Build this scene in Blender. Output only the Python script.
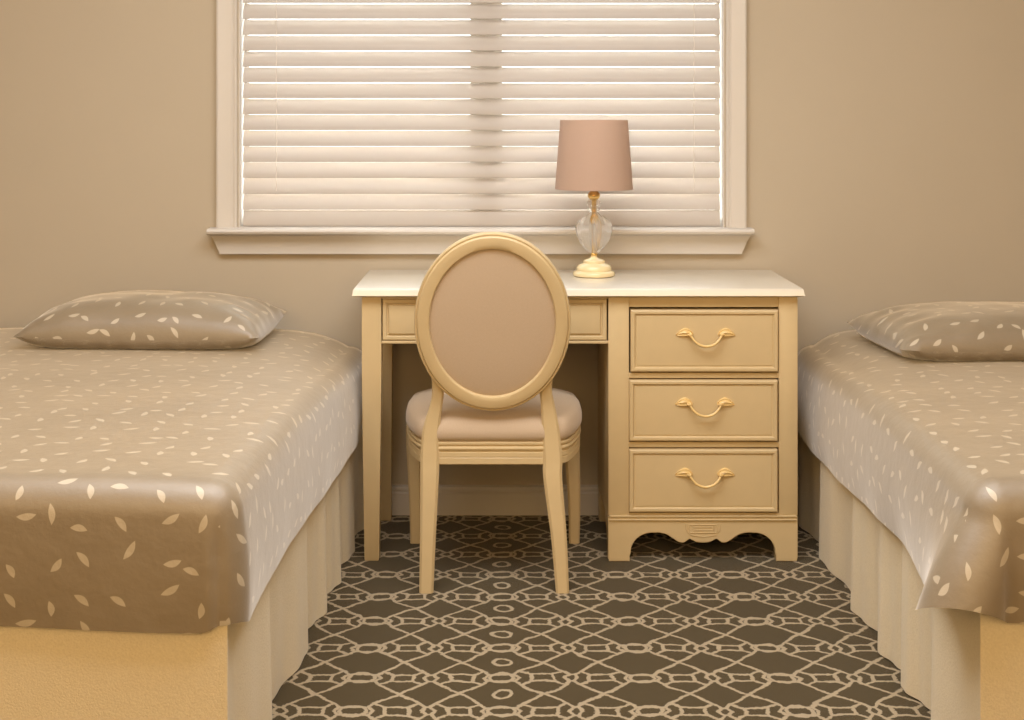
import bpy, bmesh, math, random
from mathutils import Vector, Matrix, noise

for o in list(bpy.data.objects):
    bpy.data.objects.remove(o)
S = bpy.context.scene
C = S.collection
PI = math.pi

# ------------------------------------------------------------------ camera
cam_d = bpy.data.cameras.new('camera')
cam_d.sensor_width = 36.0
cam_d.lens = 36.0 * 1436.0 / 1024.0
cam_d.shift_x = 10.0 / 1024.0
cam_d.shift_y = -250.0 / 1024.0
cam_d.clip_start = 0.05
cam = bpy.data.objects.new('camera', cam_d)
cam.location = (0, 0, 1.253)
cam.rotation_euler = (PI / 2, 0, 0)
C.objects.link(cam)
S.camera = cam

# ------------------------------------------------------------------ world, sun, added fill lights, exposure
S.view_settings.view_transform = 'Standard'
S.view_settings.look = 'None'
S.view_settings.gamma = 1.0
S.view_settings.use_curve_mapping = False
S.view_settings.exposure = 0.0

W = bpy.data.worlds.new('world')
S.world = W
W.use_nodes = True
bg = W.node_tree.nodes['Background']
bg.inputs['Color'].default_value = (0.95, 0.98, 1.0, 1)
bg.inputs['Strength'].default_value = 3.4

sun_d = bpy.data.lights.new('sun', 'SUN')
sun_d.energy = 230.0
sun_d.color = (1.0, 0.97, 0.92)
sun_d.angle = math.radians(2)
sun = bpy.data.objects.new('sun', sun_d)
sun.rotation_euler = Vector((-0.45, 0.0, -0.88)).to_track_quat('-Z', 'Y').to_euler()
sun.location = (3, 6, 5)
C.objects.link(sun)


def area(name, loc, target, sx, sy, power, col):
    d = bpy.data.lights.new(name, 'AREA')
    d.shape = 'RECTANGLE'
    d.size, d.size_y = sx, sy
    d.energy = power
    d.color = col
    o = bpy.data.objects.new(name, d)
    o.location = loc
    o.rotation_euler = (Vector(target) - Vector(loc)).to_track_quat('-Z', 'Y').to_euler()
    C.objects.link(o)
    return o


WARM = (1.0, 0.66, 0.30)
area('overhead_fill', (-0.1, 2.5, 2.55), (-0.1, 2.55, 0), 2.4, 1.4, 78, (0.95, 0.97, 1.0))  # added neutral fill from above to brighten the upward faces, not a fitting
area('front_fill', (-0.2, -1.0, 1.9), (0, 4.0, 0.7), 4.6, 1.4, 84, WARM)  # added warm fill from behind the camera for the front faces

# window daylight enters through this opening: a portal tells Cycles where it is
pt = area('window_portal', (-0.065, 4.66, 1.55), (-0.065, 0, 1.55), 1.5, 1.32, 1, (1, 1, 1))
pt.data.cycles.is_portal = True

# ------------------------------------------------------------------ materials


def newmat(name):
    m = bpy.data.materials.new(name)
    m.use_nodes = True
    nt = m.node_tree
    return m, nt, nt.nodes['Principled BSDF']


def N(nt, typ, **kw):
    n = nt.nodes.new(typ)
    for k, v in kw.items():
        setattr(n, k, v)
    return n


def math_n(nt, op, a, b=None, c=None, clamp=False):
    n = N(nt, 'ShaderNodeMath', operation=op, use_clamp=clamp)
    for i, x in enumerate((a, b, c)):
        if x is None:
            continue
        if isinstance(x, (int, float)):
            n.inputs[i].default_value = x
        else:
            nt.links.new(x, n.inputs[i])
    return n.outputs[0]


def vmath(nt, op, a, b=None, scale=None):
    n = N(nt, 'ShaderNodeVectorMath', operation=op)
    for i, x in enumerate((a, b)):
        if x is None:
            continue
        if isinstance(x, tuple):
            n.inputs[i].default_value = x
        else:
            nt.links.new(x, n.inputs[i])
    if scale is not None:
        if isinstance(scale, (int, float)):
            n.inputs['Scale'].default_value = scale
        else:
            nt.links.new(scale, n.inputs['Scale'])
    return n.outputs['Value'] if op in ('LENGTH', 'DOT_PRODUCT', 'DISTANCE') else n.outputs['Vector']


def mixc(nt, fac, a, b):
    n = N(nt, 'ShaderNodeMix', data_type='RGBA')
    if isinstance(fac, (int, float)):
        n.inputs[0].default_value = fac
    else:
        nt.links.new(fac, n.inputs[0])
    for i, x in ((6, a), (7, b)):
        if isinstance(x, tuple):
            n.inputs[i].default_value = x + (1,) if len(x) == 3 else x
        else:
            nt.links.new(x, n.inputs[i])
    return n.outputs[2]


def bump(nt, bsdf, height, strength=0.2, dist=0.002):
    b = N(nt, 'ShaderNodeBump')
    b.inputs['Strength'].default_value = strength
    b.inputs['Distance'].default_value = dist
    nt.links.new(height, b.inputs['Height'])
    nt.links.new(b.outputs[0], bsdf.inputs['Normal'])


def noise_n(nt, vec, scale, detail=3, rough=0.5):
    n = N(nt, 'ShaderNodeTexNoise')
    n.inputs['Scale'].default_value = scale
    n.inputs['Detail'].default_value = detail
    n.inputs['Roughness'].default_value = rough
    nt.links.new(vec, n.inputs['Vector'])
    return n


def paint(name, col, rough=0.45, spec=0.5, vary=0.06, nscale=30, bstr=0.08, coat=0.0):
    m, nt, b = newmat(name)
    tc = N(nt, 'ShaderNodeTexCoord')
    n = noise_n(nt, tc.outputs['Object'], nscale, 4)
    dark = tuple(c * (1 - vary) for c in col)
    lite = tuple(min(1, c * (1 + vary)) for c in col)
    nt.links.new(mixc(nt, n.outputs['Fac'], dark, lite), b.inputs['Base Color'])
    b.inputs['Roughness'].default_value = rough
    b.inputs['Specular IOR Level'].default_value = spec
    b.inputs['Coat Weight'].default_value = coat
    b.inputs['Coat Roughness'].default_value = 0.25
    n2 = noise_n(nt, tc.outputs['Object'], nscale * 12, 2)
    bump(nt, b, n2.outputs['Fac'], bstr, 0.001)
    return m


def weave(name, col, col2, scale=900, rough=0.85, sheen=0.3, bstr=0.35, translucent=0.0, bdist=0.0008):
    """plain woven cloth: two crossing thread waves"""
    m, nt, b = newmat(name)
    tc = N(nt, 'ShaderNodeTexCoord')
    sep = N(nt, 'ShaderNodeSeparateXYZ')
    nt.links.new(tc.outputs['Object'], sep.inputs[0])
    sx = math_n(nt, 'SINE', math_n(nt, 'MULTIPLY', math_n(nt, 'ADD', sep.outputs[0], sep.outputs[1]), scale))
    sz = math_n(nt, 'SINE', math_n(nt, 'MULTIPLY', sep.outputs[2], scale))
    w = math_n(nt, 'MULTIPLY_ADD', math_n(nt, 'MULTIPLY', sx, sz), 0.5, 0.5)
    n = noise_n(nt, tc.outputs['Object'], 260, 3, 0.7)
    f = math_n(nt, 'ADD', math_n(nt, 'MULTIPLY', w, 0.35), math_n(nt, 'MULTIPLY', n.outputs['Fac'], 0.65))
    nt.links.new(mixc(nt, f, col2, col), b.inputs['Base Color'])
    b.inputs['Roughness'].default_value = rough
    b.inputs['Specular IOR Level'].default_value = 0.2
    b.inputs['Sheen Weight'].default_value = sheen
    b.inputs['Sheen Roughness'].default_value = 0.4
    bump(nt, b, f, bstr, bdist)
    if translucent > 0:
        t = N(nt, 'ShaderNodeBsdfTranslucent')
        t.inputs[0].default_value = col + (1,)
        mx = N(nt, 'ShaderNodeMixShader')
        mx.inputs[0].default_value = translucent
        nt.links.new(b.outputs[0], mx.inputs[1])
        nt.links.new(t.outputs[0], mx.inputs[2])
        nt.links.new(mx.outputs[0], nt.nodes['Material Output'].inputs[0])
    return m


def crinkle(name, col, col2):
    """puckered matelasse cloth"""
    m, nt, b = newmat(name)
    tc = N(nt, 'ShaderNodeTexCoord')
    n = noise_n(nt, tc.outputs['Object'], 260, 3, 0.65)
    v = N(nt, 'ShaderNodeTexVoronoi', feature='SMOOTH_F1')
    v.inputs['Scale'].default_value = 240
    nt.links.new(tc.outputs['Object'], v.inputs['Vector'])
    f = math_n(nt, 'SUBTRACT', math_n(nt, 'MULTIPLY', n.outputs['Fac'], 1.3), math_n(nt, 'MULTIPLY', v.outputs['Distance'], 0.35), clamp=True)
    nt.links.new(mixc(nt, f, col2, col), b.inputs['Base Color'])
    b.inputs['Roughness'].default_value = 0.9
    b.inputs['Specular IOR Level'].default_value = 0.2
    b.inputs['Sheen Weight'].default_value = 0.2
    bump(nt, b, f, 0.45, 0.0025)
    return m


def leaf_cloth(name):
    """taupe satin printed with scattered pale leaves; UV is in metres"""
    m, nt, b = newmat(name)
    uv = N(nt, 'ShaderNodeUVMap', uv_map='UVMap').outputs[0]
    sc = 15.0
    vor = N(nt, 'ShaderNodeTexVoronoi', voronoi_dimensions='2D', feature='F1')
    vor.inputs['Scale'].default_value = sc
    vor.inputs['Randomness'].default_value = 0.62
    nt.links.new(uv, vor.inputs['Vector'])
    d = vmath(nt, 'SUBTRACT', uv, vor.outputs['Position'])
    sepc = N(nt, 'ShaderNodeSeparateColor')
    nt.links.new(vor.outputs['Color'], sepc.inputs[0])
    ang = math_n(nt, 'MULTIPLY', sepc.outputs[0], PI)
    rot = N(nt, 'ShaderNodeVectorRotate', rotation_type='Z_AXIS')
    nt.links.new(d, rot.inputs['Vector'])
    nt.links.new(ang, rot.inputs['Angle'])
    sp = N(nt, 'ShaderNodeSeparateXYZ')
    nt.links.new(rot.outputs[0], sp.inputs[0])
    L = math_n(nt, 'MULTIPLY_ADD', sepc.outputs[1], 0.006, 0.0145)
    q = math_n(nt, 'DIVIDE', sp.outputs[0], L)
    # a leaf: pointed at both ends, bowed a little to one side
    yy = math_n(nt, 'ADD', sp.outputs[1], math_n(nt, 'MULTIPLY', math_n(nt, 'MULTIPLY', q, q), 0.0025))
    wdt = math_n(nt, 'MULTIPLY', math_n(nt, 'SUBTRACT', 1.0, math_n(nt, 'MULTIPLY', q, q)), 0.0068)
    e = math_n(nt, 'SUBTRACT', wdt, math_n(nt, 'ABSOLUTE', yy))
    mask = math_n(nt, 'MULTIPLY', e, 900.0, clamp=True)
    tc = N(nt, 'ShaderNodeTexCoord')
    n = noise_n(nt, tc.outputs['Object'], 9, 4, 0.6)
    base = mixc(nt, n.outputs['Fac'], (0.222, 0.165, 0.096), (0.305, 0.236, 0.150))
    nt.links.new(mixc(nt, math_n(nt, 'MULTIPLY', mask, 0.9), base, (0.56, 0.475, 0.345)), b.inputs['Base Color'])
    b.inputs['Roughness'].default_value = 0.5
    b.inputs['Specular IOR Level'].default_value = 0.55
    b.inputs['Sheen Weight'].default_value = 1.0
    b.inputs['Coat Weight'].default_value = 0.75
    b.inputs['Coat Roughness'].default_value = 0.5
    b.inputs['Coat IOR'].default_value = 1.6
    b.inputs['Sheen Roughness'].default_value = 0.35
    b.inputs['Sheen Tint'].default_value = (1.0, 0.96, 0.91, 1)
    n2 = noise_n(nt, tc.outputs['Object'], 22, 4, 0.55)
    n3 = noise_n(nt, tc.outputs['Object'], 700, 2, 0.5)
    h = math_n(nt, 'ADD', n2.outputs['Fac'], math_n(nt, 'MULTIPLY', n3.outputs['Fac'], 0.06))
    bump(nt, b, h, 0.35, 0.008)
    return m


def carpet_mat():
    """dark pile carpet with a pale interlaced trellis woven in"""
    m, nt, b = newmat('trellis_carpet')
    tc = N(nt, 'ShaderNodeTexCoord')
    P = tc.outputs['Object']
    wn = noise_n(nt, P, 14, 2)
    warp = vmath(nt, 'SCALE', vmath(nt, 'SUBTRACT', wn.outputs['Color'], (0.5, 0.5, 0.5)), scale=0.026)
    wn2 = noise_n(nt, P, 150, 2)
    warp2 = vmath(nt, 'SCALE', vmath(nt, 'SUBTRACT', wn2.outputs['Color'], (0.5, 0.5, 0.5)), scale=0.009)
    Pw = vmath(nt, 'ADD', vmath(nt, 'ADD', P, warp), warp2)
    aw, ah = 0.310, 0.176              # one repeat: two stars and a ring across, one row deep
    Ps = vmath(nt, 'MULTIPLY', Pw, (1 / aw, 1 / ah, 0))
    fr = vmath(nt, 'ABSOLUTE', vmath(nt, 'SUBTRACT', vmath(nt, 'FRACTION', Ps), (0.5, 0.5, 0)))
    q = vmath(nt, 'MULTIPLY', fr, (aw, ah, 0))                       # metres from the middle of the repeat
    flat = vmath(nt, 'ABSOLUTE', vmath(nt, 'SUBTRACT', q, (0.065, 0, 0)))   # metres from the nearer star
    segs = [
        ((0.0, 0.0), (0.047, 0.050)), ((0.047, 0.050), (0.024, 0.070)), ((0.024, 0.070), (0.0, 0.070)),
        ((0.047, 0.050), (0.060, 0.070)), ((0.060, 0.070), (0.092, 0.070)),
        ((0.024, 0.070), (0.024, 0.088)), ((0.060, 0.070), (0.050, 0.088)),
    ]
    dmin = None
    for (ax, ay), (bx, by) in segs:
        ex, ey = bx - ax, by - ay
        l2 = ex * ex + ey * ey
        r = vmath(nt, 'SUBTRACT', flat, (ax, ay, 0))
        t = math_n(nt, 'MULTIPLY', vmath(nt, 'DOT_PRODUCT', r, (ex, ey, 0)), 1 / l2, clamp=True)
        v = N(nt, 'ShaderNodeVectorMath', operation='SCALE')
        v.inputs[0].default_value = (ex, ey, 0)
        nt.links.new(t, v.inputs['Scale'])
        dd = vmath(nt, 'LENGTH', vmath(nt, 'SUBTRACT', r, v.outputs[0]))
        dmin = dd if dmin is None else math_n(nt, 'MINIMUM', dmin, dd)
    for cx_, cy_, rr in ((aw / 2, 0.0, 0.021), (aw / 2, ah / 2, 0.026)):
        ring = math_n(nt, 'ABSOLUTE', math_n(nt, 'SUBTRACT', vmath(nt, 'LENGTH', vmath(nt, 'SUBTRACT', q, (cx_, cy_, 0))), rr))
        if cy_ == 0.0:      # only every third repeat carries the ring
            sx = N(nt, 'ShaderNodeSeparateXYZ')
            nt.links.new(Ps, sx.inputs[0])
            th_ = math_n(nt, 'FRACT', math_n(nt, 'MULTIPLY', math_n(nt, 'ADD', sx.outputs[0], 0.5), 1 / 3))
            ring = math_n(nt, 'ADD', ring, math_n(nt, 'GREATER_THAN', th_, 0.3334))
        dmin = math_n(nt, 'MINIMUM', dmin, ring)
    mr = N(nt, 'ShaderNodeMapRange', interpolation_type='SMOOTHSTEP')
    nt.links.new(dmin, mr.inputs['Value'])
    mr.inputs['From Min'].default_value = 0.0032
    mr.inputs['From Max'].default_value = 0.0056
    mr.inputs['To Min'].default_value = 1
    mr.inputs['To Max'].default_value = 0
    pile = noise_n(nt, P, 420, 3, 0.7)
    dark = mixc(nt, pile.outputs['Fac'], (0.032, 0.022, 0.008), (0.108, 0.075, 0.031))
    lite = mixc(nt, pile.outputs['Fac'], (0.30, 0.235, 0.15), (0.56, 0.45, 0.30))
    nt.links.new(mixc(nt, mr.outputs[0], dark, lite), b.inputs['Base Color'])
    b.inputs['Roughness'].default_value = 0.95
    b.inputs['Specular IOR Level'].default_value = 0.1
    b.inputs['Sheen Weight'].default_value = 0.15
    hh = math_n(nt, 'ADD', pile.outputs['Fac'], math_n(nt, 'MULTIPLY', mr.outputs[0], 0.5))
    bump(nt, b, hh, 0.6, 0.004)
    return m


def slat_mat():
    m, nt, b = newmat('blind_slat')
    b.inputs['Base Color'].default_value = (0.54, 0.475, 0.41, 1)
    b.inputs['Roughness'].default_value = 0.45
    tc = N(nt, 'ShaderNodeTexCoord')
    n = noise_n(nt, tc.outputs['Object'], 60, 2)
    bump(nt, b, n.outputs['Fac'], 0.05, 0.001)
    t = N(nt, 'ShaderNodeBsdfTranslucent')
    t.inputs[0].default_value = (0.95, 0.95, 0.95, 1)
    mx = N(nt, 'ShaderNodeMixShader')
    mx.inputs[0].default_value = 0.21
    nt.links.new(b.outputs[0], mx.inputs[1])
    nt.links.new(t.outputs[0], mx.inputs[2])
    nt.links.new(mx.outputs[0], nt.nodes['Material Output'].inputs[0])
    return m


def pane_mat():
    m, nt, b = newmat('window_glass')
    g = N(nt, 'ShaderNodeBsdfGlossy')
    g.inputs['Roughness'].default_value = 0.02
    t = N(nt, 'ShaderNodeBsdfTransparent')
    t.inputs[0].default_value = (0.96, 0.97, 0.96, 1)
    mx = N(nt, 'ShaderNodeMixShader')
    mx.inputs[0].default_value = 0.05
    nt.links.new(t.outputs[0], mx.inputs[1])
    nt.links.new(g.outputs[0], mx.inputs[2])
    nt.links.new(mx.outputs[0], nt.nodes['Material Output'].inputs[0])
    return m


M = {}
M['wall'] = paint('taupe_wall_paint', (0.512, 0.435, 0.325), 0.8, 0.25, 0.02, 6, 0.12)
M['ceiling'] = paint('ceiling_paint', (0.78, 0.74, 0.67), 0.9, 0.2, 0.02, 6)
M['trim'] = paint('warm_white_trim', (0.63, 0.58, 0.515), 0.4, 0.5, 0.015, 12)
M['cream'] = paint('cream_furniture_paint', (0.62, 0.475, 0.262), 0.42, 0.45, 0.045, 26, 0.1)
M['desktop'] = paint('cream_desktop_lit', (0.80, 0.74, 0.62), 0.34, 0.6, 0.02, 26, 0.03, 1.0)  # the furniture cream, whitened in its colour for window light on the top
M['handle'] = paint('cream_gilt_handle', (0.80, 0.57, 0.24), 0.28, 0.6, 0.12, 120, 0.1)
M['ceramic'] = paint('cream_lamp_base', (0.86, 0.70, 0.40), 0.18, 0.6, 0.04, 30, 0.03, 0.6)
M['gold'] = paint('brass_lamp_rod', (0.82, 0.55, 0.20), 0.25, 0.5, 0.1, 60)
M['gold'].node_tree.nodes['Principled BSDF'].inputs['Metallic'].default_value = 0.8
M['chair_cloth'] = weave('beige_linen', (0.61, 0.475, 0.34), (0.49, 0.375, 0.26), 1500, 0.9, 0.25)
M['shade'] = weave('blush_shade_cloth', (0.74, 0.57, 0.46), (0.64, 0.48, 0.38), 1800, 0.9, 0.1, 0.2, 0.4)
M['skirt'] = crinkle('ecru_matelasse', (0.86, 0.75, 0.54), (0.72, 0.615, 0.425))
M['leaf'] = leaf_cloth('leaf_print_satin')
M['carpet'] = carpet_mat()
M['slat'] = slat_mat()
M['pane'] = pane_mat()
M['cord'] = paint('white_cord', (0.82, 0.76, 0.68), 0.7, 0.3)
M['ledge'] = paint('pale_stone', (0.85, 0.82, 0.78), 0.8, 0.2)
M['jack'] = paint('ivory_plastic', (0.7, 0.55, 0.34), 0.4, 0.5)
m, nt, b = newmat('crystal')
b.inputs['Base Color'].default_value = (1, 0.99, 0.97, 1)
b.inputs['Transmission Weight'].default_value = 1.0
b.inputs['Roughness'].default_value = 0.03
b.inputs['IOR'].default_value = 1.28
t = N(nt, 'ShaderNodeBsdfTranslucent')
t.inputs[0].default_value = (0.95, 0.93, 0.9, 1)
d_ = N(nt, 'ShaderNodeBsdfDiffuse')
d_.inputs[0].default_value = (0.9, 0.88, 0.85, 1)
a_ = N(nt, 'ShaderNodeMixShader')
nt.links.new(t.outputs[0], a_.inputs[1])
nt.links.new(d_.outputs[0], a_.inputs[2])
mx = N(nt, 'ShaderNodeMixShader')
mx.inputs[0].default_value = 0.25
nt.links.new(b.outputs[0], mx.inputs[1])
nt.links.new(a_.outputs[0], mx.inputs[2])
nt.links.new(mx.outputs[0], nt.nodes['Material Output'].inputs[0])
M['crystal'] = m

# ------------------------------------------------------------------ mesh helpers


def root_of(o):
    while o.parent:
        o = o.parent
    return o


def mk(name, bm, mat, parent=None, smooth=True, angle=35, local=False):
    """link a bmesh drawn in room coordinates (or, with local, in its thing's own) as one object"""
    bmesh.ops.recalc_face_normals(bm, faces=bm.faces[:])
    if parent is not None and not local:
        bmesh.ops.translate(bm, verts=bm.verts[:], vec=-Vector(root_of(parent).location))
    me = bpy.data.meshes.new(name)
    bm.to_mesh(me)
    bm.free()
    if smooth:
        for p in me.polygons:
            p.use_smooth = True
        me.set_sharp_from_angle(angle=math.radians(angle))
    me.materials.append(mat)
    o = bpy.data.objects.new(name, me)
    C.objects.link(o)
    if parent is not None:
        o.parent = parent
    return o


def thing(name, label, cat, loc, rotz=0, group=None):
    o = bpy.data.objects.new(name, None)
    o.empty_display_size = 0.1
    o.location = loc
    o.rotation_euler = (0, 0, rotz)
    o['label'] = label
    o['category'] = cat
    if group:
        o['group'] = group
    C.objects.link(o)
    return o


def struct(o):
    o['kind'] = 'structure'
    return o


def box(bm, x0, x1, y0, y1, z0, z1, bev=0.0, seg=2):
    t = bmesh.new()
    bmesh.ops.create_cube(t, size=1)
    for v in t.verts:
        v.co = Vector(((x0 + x1) / 2 + v.co.x * (x1 - x0), (y0 + y1) / 2 + v.co.y * (y1 - y0),
                       (z0 + z1) / 2 + v.co.z * (z1 - z0)))
    if bev > 0:
        bmesh.ops.bevel(t, geom=t.edges[:], offset=bev, segments=seg, affect='EDGES', profile=0.5)
    merge(bm, t)


def merge(bm, t):
    me = bpy.data.meshes.new('tmp')
    t.to_mesh(me)
    t.free()
    bm.from_mesh(me)
    bpy.data.meshes.remove(me)


def loft(bm, rings, close_ring=True, cap0=True, cap1=True, close_path=False):
    vs = [[bm.verts.new(p) for p in r] for r in rings]
    n = len(rings[0])
    for i in range(len(vs) - (0 if close_path else 1)):
        a, b2 = vs[i], vs[(i + 1) % len(vs)]
        for j in range(n if close_ring else n - 1):
            k = (j + 1) % n
            bm.faces.new((a[j], a[k], b2[k], b2[j]))
    if not close_path:
        if cap0:
            bm.faces.new(vs[0][::-1])
        if cap1:
            bm.faces.new(vs[-1])
    return vs


def rect_loft(bm, rows, cap0=True, cap1=True):
    """rows of (x0, x1, y0, y1, z) rectangles lofted upward"""
    loft(bm, [[(a, c, z), (b_, c, z), (b_, d, z), (a, d, z)] for a, b_, c, d, z in rows], True, cap0, cap1)


def lathe(bm, prof, cx, cy, seg=48, cap0=True, cap1=True):
    loft(bm, [[(cx + r * math.cos(2 * PI * k / seg), cy + r * math.sin(2 * PI * k / seg), z) for k in range(seg)]
              for r, z in prof], True, cap0, cap1)


def tube(bm, pts, rad, seg=8):
    pts = [Vector(p) for p in pts]
    rings = []
    for i, p in enumerate(pts):
        d = (pts[min(i + 1, len(pts) - 1)] - pts[max(i - 1, 0)]).normalized()
        u = d.cross(Vector((0, 1, 0.01))).normalized()
        w = d.cross(u).normalized()
        r = rad(i / (len(pts) - 1)) if callable(rad) else rad
        rings.append([p + u * r * math.cos(2 * PI * k / seg) + w * r * math.sin(2 * PI * k / seg) for k in range(seg)])
    loft(bm, rings)


def catmull(pts, n=8):
    out = []
    P = [pts[0]] + list(pts) + [pts[-1]]
    for i in range(1, len(P) - 2):
        for k in range(n):
            t = k / n
            out.append(tuple(0.5 * (2 * b1 + (c1 - a1) * t + (2 * a1 - 5 * b1 + 4 * c1 - d1) * t * t +
                                    (3 * b1 - a1 - 3 * c1 + d1) * t ** 3)
                             for a1, b1, c1, d1 in zip(P[i - 1], P[i], P[i + 1], P[i + 2])))
    out.append(tuple(pts[-1]))
    return out


def panel(bm, x0, x1, z0, z1, yf, rows, back=0.018):
    """drawer-front style panel; rows are (inset, forward) steps towards the viewer from plane yf"""
    rings = []
    for ins, fw in [(0, -back)] + rows:
        y = yf - fw
        rings.append([(x0 + ins, y, z0 + ins), (x1 - ins, y, z0 + ins), (x1 - ins, y, z1 - ins), (x0 + ins, y, z1 - ins)])
    loft(bm, rings)


# ------------------------------------------------------------------ the room
WY = 4.45                    # face of the window wall
XL, XR, YB, ZC = -2.75, 2.45, -1.6, 2.6
OX0, OX1, OZ0, OZ1 = -0.816, 0.689, 0.8896, 2.21   # window opening

bm = bmesh.new()
box(bm, XL - 0.1, XR + 0.1, YB - 0.1, WY + 0.16, -0.08, 0)
struct(mk('floor', bm, M['carpet'], smooth=False))
bm = bmesh.new()
box(bm, XL - 0.1, XR + 0.1, YB - 0.1, WY + 0.16, ZC, ZC + 0.08)
struct(mk('ceiling', bm, M['ceiling'], smooth=False))
bm = bmesh.new()
box(bm, XL, OX0, WY, WY + 0.16, 0, ZC)
box(bm, OX1, XR, WY, WY + 0.16, 0, ZC)
box(bm, OX0, OX1, WY, WY + 0.16, 0, OZ0 - 0.02)
box(bm, OX0, OX1, WY, WY + 0.16, OZ1, ZC)
struct(mk('wall_back', bm, M['wall'], smooth=False))
bm = bmesh.new()
box(bm, XL - 0.1, XL, YB, WY + 0.16, 0, ZC)
struct(mk('wall_left', bm, M['wall'], smooth=False))
bm = bmesh.new()
box(bm, XR, XR + 0.1, YB, WY + 0.16, 0, ZC)
struct(mk('wall_right', bm, M['wall'], smooth=False))
bm = bmesh.new()
box(bm, XL - 0.1, XR + 0.1, YB - 0.1, YB, 0, ZC)
struct(mk('wall_front', bm, M['wall'], smooth=False))

# baseboard with a stepped cap
bm = bmesh.new()
prof = [(WY, 0.001), (WY - 0.016, 0.001), (WY - 0.016, 0.068), (WY - 0.011, 0.073), (WY - 0.011, 0.077), (WY - 0.014, 0.080),
        (WY - 0.013, 0.087), (WY - 0.006, 0.091), (WY, 0.092)]
loft(bm, [[(x, y, z) for y, z in prof] for x in (XL, XR)])
struct(mk('baseboard_back', bm, M['trim'], angle=25))

# window: jamb lining, casing, stool, apron, sashes, panes
win = bpy.data.objects.new('window_1', None)
win.location = (-0.065, WY, OZ0)
C.objects.link(win)
struct(win)
bm = bmesh.new()
for s, x in ((1, OX0), (-1, OX1)):
    a, c = sorted((x, x + s * 0.004))
    box(bm, a, c, WY - 0.002, WY + 0.16, OZ0, OZ1)
box(bm, OX0, OX1, WY, WY + 0.16, OZ1 - 0.004, OZ1)
mk('jamb', bm, M['trim'], win, smooth=False)
bm = bmesh.new()
cas = [(0.0, 0.0), (0.0, 0.012), (0.004, 0.015), (0.012, 0.013), (0.016, 0.016), (0.046, 0.020), (0.056, 0.024), (0.061, 0.022), (0.061, 0.0)]
for s, x in ((-1, OX0 - 0.004), (1, OX1 + 0.004)):
    loft(bm, [[(x + s * dx, WY - dy, z) for dx, dy in cas] for z in (OZ0, OZ1 + 0.02)])
loft(bm, [[(x, WY - dy, OZ1 + 0.004 + dx) for dx, dy in cas] for x in (OX0 - 0.065, OX1 + 0.065)])
mk('casing', bm, M['trim'], win, angle=20)
bm = bmesh.new()
nose = [(WY + 0.155, OZ0 - 0.02), (WY - 0.055, OZ0 - 0.02), (WY - 0.064, OZ0 - 0.015), (WY - 0.067, OZ0 - 0.008), (WY - 0.064, OZ0 - 0.002),
        (WY - 0.058, OZ0), (WY + 0.155, OZ0)]
sx0, sx1 = -0.902, 0.771
loft(bm, [[(x, (min(y, WY - 0.0005) if e else y), z) for y, z in nose] for x, e in
          ((sx0, 1), (OX0 - 0.0005, 1), (OX0, 0), (OX1, 0), (OX1 + 0.0005, 1), (sx1, 1))])
mk('sill', bm, M['trim'], win, angle=30)
bm = bmesh.new()
rows = []
for dz, pr, sd in ((0, 0.020, 0.030), (0.006, 0.021, 0.030), (0.018, 0.022, 0.024), (0.034, 0.024, 0.018), (0.048, 0.028, 0.011), (0.056, 0.033, 0.007), (0.061, 0.034, 0.006)):
    rows.append((sx0 + sd, sx1 - sd, WY - pr, WY, OZ0 - 0.02 - 0.061 + dz))
rect_loft(bm, rows)
mk('sill_apron', bm, M['trim'], win, angle=30)
bm = bmesh.new()
gy0, gy1 = WY + 0.085, WY + 0.125
xm = -0.05
for a, c in ((OX0 + 0.004, OX0 + 0.012), (OX1 - 0.012, OX1 - 0.004), (xm - 0.05, xm + 0.05)):
    box(bm, a, c, gy0, gy1, OZ0, OZ1 - 0.004, 0.003)
box(bm, OX0 + 0.004, OX1 - 0.004, gy0 + 0.002, gy1 - 0.002, OZ0, OZ0 + 0.016, 0.003)
box(bm, OX0 + 0.004, OX1 - 0.004, gy0 + 0.002, gy1 - 0.002, OZ1 - 0.05, OZ1 - 0.004, 0.003)
mk('sash', bm, M['trim'], win, angle=30)
for a, c in ((OX0 + 0.010, xm - 0.045), (xm + 0.045, OX1 - 0.010)):
    bm = bmesh.new()
    box(bm, a, c, gy0 + 0.017, gy0 + 0.021, OZ0 + 0.012, OZ1 - 0.045)
    mk('pane', bm, M['pane'], win, smooth=False)
# unseen ledge added outside the panes to bounce sun onto the lowest slats
bm = bmesh.new()
box(bm, OX0 - 0.4, OX1 + 0.4, WY + 0.165, WY + 0.62, OZ0 - 0.10, OZ0 - 0.005, 0.006)
o = mk('bounce_ledge', bm, M['ledge'], win)

# ------------------------------------------------------------------ the blind
BY = WY + 0.043
bl = thing('window_blind', 'white slatted blind lowered and closed over the window', 'blind', (-0.063, BY, OZ0))
bx0, bx1 = OX0 + 0.008, OX1 - 0.009
pitch, sw, tilt = 0.0496, 0.0545, math.radians(60)
bm = bmesh.new()
z = OZ0 + 0.0765
k = 0
while z < OZ1 - 0.07:
    ring = []
    for side in (1, -1):
        for j in range(7):
            u = (j / 6 - 0.5) * (1 if side == 1 else -1)
            crown = 0.0068 * (1 - (2 * u) ** 2)
            w_ = crown + side * 0.0011
            # along the slat from the room-side lower edge up to the window-side upper edge
            yy = u * sw * math.cos(tilt) - w_ * math.sin(tilt)
            zz = u * sw * math.sin(tilt) + w_ * math.cos(tilt)
            ring.append((yy, zz))
    wob = 0.0001 * math.sin(k * 1.7)
    loft(bm, [[(x, BY + a, z + c + wob) for a, c in ring] for x in (bx0, -0.4, -0.05, 0.3, bx1)])
    z += pitch
    k += 1
mk('slat_stack', bm, M['slat'], bl, angle=50)
bm = bmesh.new()
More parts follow.
